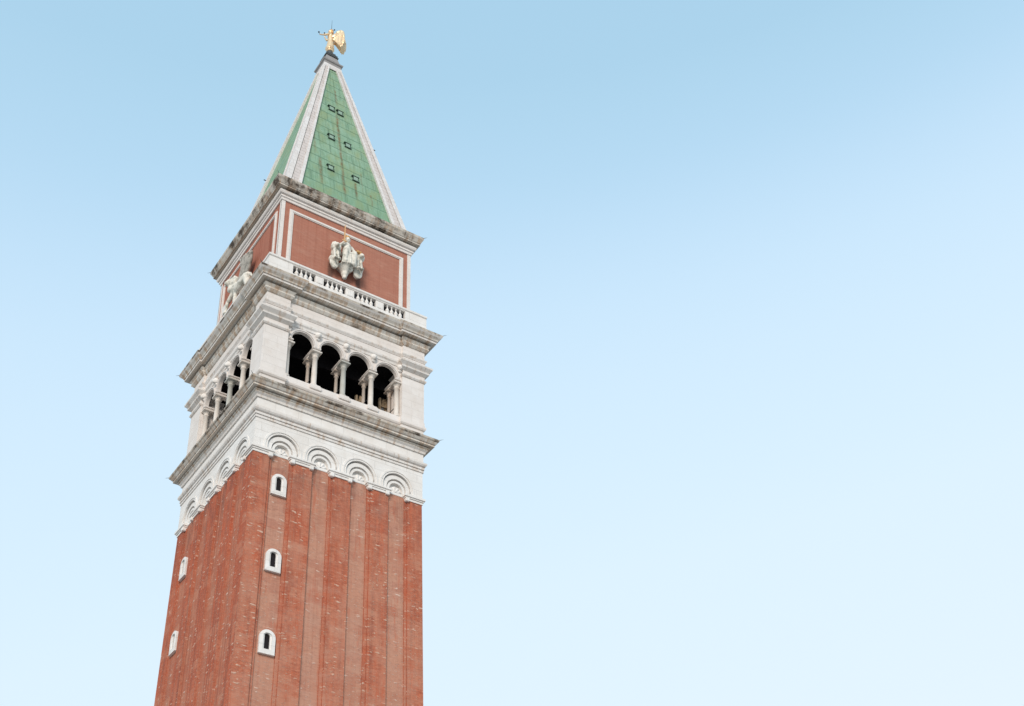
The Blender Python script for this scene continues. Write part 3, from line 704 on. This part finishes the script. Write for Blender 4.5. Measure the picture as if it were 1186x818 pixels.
# local x right, y towards viewer negative, z up
def P(x, z, y): return (x, -y, z)
woman = blob('seated_woman', [('e', P(-.02, 3.98, .55), (.25, .24, .30)), ('c', P(-.02, 3.6, .5), P(-.02, 3.85, .5), .12, .10), ('c', P(-.02, 2.45, .5), P(-.02, 3.35, .48), .34, .36), ('e', P(-.02, 3.38, .46), (.50, .24, .20)),
    ('c', P(-.40, 3.4, .5), P(-.80, 3.02, .62), .14, .11), ('c', P(-.80, 3.02, .62), P(-.55, 3.25, .86), .11, .08), ('e', P(-.52, 3.30, .90), (.09, .08, .1)),
    ('c', P(.40, 3.4, .5), P(.66, 2.98, .6), .14, .11), ('c', P(.66, 2.98, .6), P(.72, 2.76, .92), .11, .08), ('e', P(.74, 2.74, .95), (.09, .08, .08)),
    ('c', P(-.20, 2.35, .5), P(-.38, 2.25, 1.15), .27, .24), ('c', P(.22, 2.35, .5), P(.36, 2.25, 1.12), .27, .24),
    ('c', P(-.38, 2.2, 1.12), P(-.42, 1.40, 1.0), .24, .20), ('c', P(.36, 2.2, 1.10), P(.40, 1.35, 1.0), .25, .22),
    ('e', P(0, 1.75, .95), (.42, .24, .60)), ('e', P(-.36, 1.35, .95), (.26, .26, .26)), ('e', P(.38, 1.32, .95), (.26, .26, .26)), ('e', P(-.02, 3.02, .64), (.34, .20, .24))]+[('c', P(xk, 2.15, 1.18-abs(xk)*.2), P(xk*1.15, 1.12, 1.12-abs(xk)*.3), .055, .075) for xk in (-.52, -.40, -.28, -.12, .04, .18, .30, .42, .54)]+[('c', P(xk, 3.2, .70), P(xk*.6, 2.5, .80), .05, .05) for xk in (-.25, -.1, .08, .22)]+[('c', P(-.02, 3.55, .5), P(-.02, 3.8, .52), .13, .12), ('e', P(-.03, 3.96, .80), (.04, .04, .07)), ('e', P(0, 1.15, .62), (.60, .20, .55)), ('c', P(-.5, 2.4, .2), P(-.5, 3.2, .18), .16, .14), ('c', P(.5, 2.4, .2), P(.5, 3.2, .18), .16, .14), ('c', P(0, 2.2, 1.1), P(.05, 1.35, 1.08), .10, .12), ('c', P(-.18, 2.2, 1.1), P(-.20, 1.35, 1.06), .08, .08)], m_sculpt, J, .032, 0)
blob('hair', [('e', P(-.02, 4.05, .44), (.23, .20, .22)), ('e', P(-.02, 3.85, .36), (.24, .14, .25))], m_sculpt, woman, .05, 1)
bm = bmesh.new(); bmesh.ops.create_cone(bm, cap_ends=True, segments=16, radius1=.19, radius2=.25, depth=.20, matrix=Matrix.Translation(P(-.02, 4.25, .48)))
link('crown', bm, m_gilt, woman)
bm = bmesh.new(); b_ = bmesh.ops.create_cube(bm, size=1); bmesh.ops.scale(bm, vec=(.15, .06, 1.75), verts=bm.verts); bmesh.ops.translate(bm, vec=P(-.50, 4.15, .95), verts=bm.verts)
for v in bm.verts:
    if v.co.z > 4.9: v.co.x = -.50+(v.co.x+.50)*.4
g_ = bmesh.ops.create_cube(bm, size=1); bmesh.ops.scale(bm, vec=(.42, .07, .08), verts=g_['verts']); bmesh.ops.translate(bm, vec=P(-.50, 3.40, .95), verts=g_['verts'])
link('sword', bm, simple('gilded_blade', (.80, .46, .22), .45, metal=.3), J)
bm = bmesh.new(); lathe(bm, 0, .74, 5.32-5.32+1.02, 2.60, [(.05, 0), (.15, .04), (.17, .10), (.04, .14)], 12)
lathe(bm, 0, .98, .98, 2.55, [(.05, 0), (.14, .04), (.16, .10), (.04, .14)], 12); b_ = bmesh.ops.create_cube(bm, size=1)
bmesh.ops.scale(bm, vec=(.5, .06, .06), verts=b_['verts']); bmesh.ops.translate(bm, vec=P(.82, 2.86, 1.0), verts=b_['verts']); link('scales', bm, m_gilt, J)
for s, x0, zo in ((-1, -1.10, .02), (1, 1.06, -.06)):
    blob('lion', [('e', P(x0, 2.62+zo, .62), (.40, .38, .40)), ('e', P(x0+s*.04, 2.56+zo, .98), (.22, .22, .22)), ('e', P(x0+s*.05, 2.46+zo, 1.17), (.13, .12, .12)), ('e', P(x0-.2, 2.92+zo, .78), (.09, .06, .09)), ('e', P(x0+.2, 2.92+zo, .78), (.09, .06, .09)),
        ('e', P(x0-.26, 2.7+zo, .78), (.16, .14, .2)), ('e', P(x0+.28, 2.62+zo, .78), (.16, .14, .2)), ('e', P(x0-.02, 2.9+zo, .68), (.26, .16, .16)),
        ('c', P(x0, 2.3+zo, .45), P(x0-s*.10, 1.5+zo, .36), .27, .30), ('c', P(x0+s*.14, 2.2+zo, .72), P(x0+s*.14, 1.25+zo, .90), .12, .09), ('c', P(x0-s*.18, 2.2+zo, .72), P(x0-s*.20, 1.25+zo, .90), .12, .09),
        ('e', P(x0+s*.12, 1.18+zo, 1.0), (.14, .2, .10)), ('e', P(x0-s*.2, 1.18+zo, 1.0), (.14, .2, .10)), ('e', P(x0+s*.2, 1.45+zo, .5), (.26, .3, .3)), ('e', P(x0, 1.10+zo, .55), (.42, .10, .55)), ('e', P(x0-s*.05, .98+zo, .42), (.30, .18, .40))]+[('e', P(x0+.34*math.cos(a_), 2.62+zo+.36*math.sin(a_), .74), (.12, .12, .13)) for a_ in [i_*math.pi/5 for i_ in range(10)]], m_sculpt, J, .04, 1)
bm = bmesh.new()
lathe(bm, 0, -.06, .42, 0, [(.05, 0), (.16, .05), (.20, .14), (.15, .20), (.24, .34), (.30, .52), (.26, .58), (.34, .66), (.48, .86), (.60, 1.02), (.66, 1.06), (.66, 1.16), (.60, 1.18)], 20)
link('bracket', bm, m_sculpt, J)

# winged lion on the left attic wall (it looks out over the left cornice)
Ln = empty('winged_lion_sculpture', (-5.32, .45, 62.85)); Ln.rotation_euler = (0, 0, R(-90)); Ln.scale = (-.95, .9, .93)
tag(Ln, 'weathered stone winged lion in relief with a book on the left attic wall', 'sculpture')
# local: x to the right as seen from outside that wall, y outward negative
lion = blob('lion_body', [('c', P(-.2, 1.9, .42), P(-1.6, 2.0, .40), .50, .44), ('e', P(.35, 2.25, .5), (.55, .42, .62)), ('e', P(.62, 2.95, .58), (.62, .45, .66)), ('e', P(.72, 2.95, 1.0), (.32, .26, .34)), ('e', P(.75, 2.82, 1.24), (.18, .14, .16)),
    ('e', P(.30, 3.35, .75), (.14, .1, .16)), ('e', P(1.02, 3.35, .75), (.14, .1, .16)), ('e', P(1.1, 2.7, .7), (.22, .2, .3)), ('e', P(.2, 2.8, .75), (.22, .2, .34)), ('e', P(.7, 2.35, .85), (.34, .22, .3)),
    ('c', P(.55, 1.9, .6), P(1.25, 1.35, .75), .24, .16), ('c', P(1.25, 1.35, .75), P(1.30, .55, .78), .16, .12), ('e', P(1.42, .42, .8), (.24, .16, .13)),
    ('c', P(.2, 1.7, .5), P(.25, .5, .6), .22, .14), ('e', P(.35, .38, .62), (.24, .15, .12)),
    ('c', P(-1.6, 1.9, .45), P(-1.75, 1.2, .5), .36, .22), ('c', P(-1.75, 1.2, .5), P(-2.0, .8, .45), .2, .14), ('c', P(-2.0, .8, .45), P(-1.85, .35, .5), .13, .12), ('e', P(-1.7, .30, .55), (.22, .15, .11)),
    ('c', P(-2.0, 2.1, .35), P(-2.35, 1.5, .35), .10, .07), ('c', P(-2.35, 1.5, .35), P(-2.2, .9, .35), .07, .09)], m_sculpt, Ln, .05, 1)
prims = [('e', P(-.35, 2.5, .50), (.50, .22, .42))]
for q in range(7):       # long wing feathers sweeping up and back, their tips curling
    a0, L_ = R(163-q*6.5), 2.75-q*.16
    pts = []
    for i in range(6):
        t_ = i/5; a = a0-.42*t_*t_
        pts.append((-.25-.02*q+math.cos(a)*L_*t_, 2.20+.07*q+math.sin(a)*L_*t_, .34+.035*q+.22*t_*t_))
    for i in range(5):
        prims.append(('c', P(*pts[i]), P(*pts[i+1]), .19-.014*i, .19-.014*(i+1)))
prims.append(('e', P(pts[-1][0], pts[-1][1], pts[-1][2]), (.14, .14, .14)))
blob('wing', prims, simple('dark_weathered_marble', (.46, .43, .38), .8, var=.4, scale=4, dark=(.14, .13, .11), damt=.8), Ln, .045, 0)
bm = bmesh.new()
b_ = bmesh.ops.create_cube(bm, size=1); bmesh.ops.scale(bm, vec=(.62, .16, .85), verts=bm.verts); bmesh.ops.rotate(bm, verts=bm.verts, matrix=Matrix.Rotation(R(12), 3, 'Y')); bmesh.ops.translate(bm, vec=P(1.75, 1.05, .72), verts=bm.verts)
link('book', bm, m_white, Ln)
bm = bmesh.new(); b_ = bmesh.ops.create_cube(bm, size=1); bmesh.ops.scale(bm, vec=(5.0, .75, .30), verts=bm.verts); bmesh.ops.translate(bm, vec=P(-.3, .12, .45), verts=bm.verts); bmesh.ops.bevel(bm, geom=list(bm.edges), offset=.04, segments=2, affect='EDGES')
link('ledge', bm, m_sculpt, Ln)

# small dark lamp housing behind the third group of balusters
F = empty('floodlight', (.72, -5.80, 61.66))
tag(F, 'small dark floodlight standing behind the balusters under the seated woman', 'floodlight')
bm = bmesh.new(); b_ = bmesh.ops.create_cube(bm, size=1); bmesh.ops.scale(bm, vec=(.46, .26, .34), verts=bm.verts); bmesh.ops.translate(bm, vec=(0, 0, .48), verts=bm.verts); bmesh.ops.bevel(bm, geom=list(bm.edges), offset=.04, segments=2, affect='EDGES')
link('lamp_housing', bm, m_iron, F)
bm = bmesh.new()
for x in (-.25, .25):
    q = bmesh.ops.create_cube(bm, size=1); bmesh.ops.scale(bm, vec=(.03, .06, .46), verts=q['verts']); bmesh.ops.translate(bm, vec=(x, 0, .23), verts=q['verts'])
q = bmesh.ops.create_cube(bm, size=1); bmesh.ops.scale(bm, vec=(.53, .2, .03), verts=q['verts']); bmesh.ops.translate(bm, vec=(0, 0, .015), verts=q['verts'])
link('lamp_bracket', bm, m_iron, F)
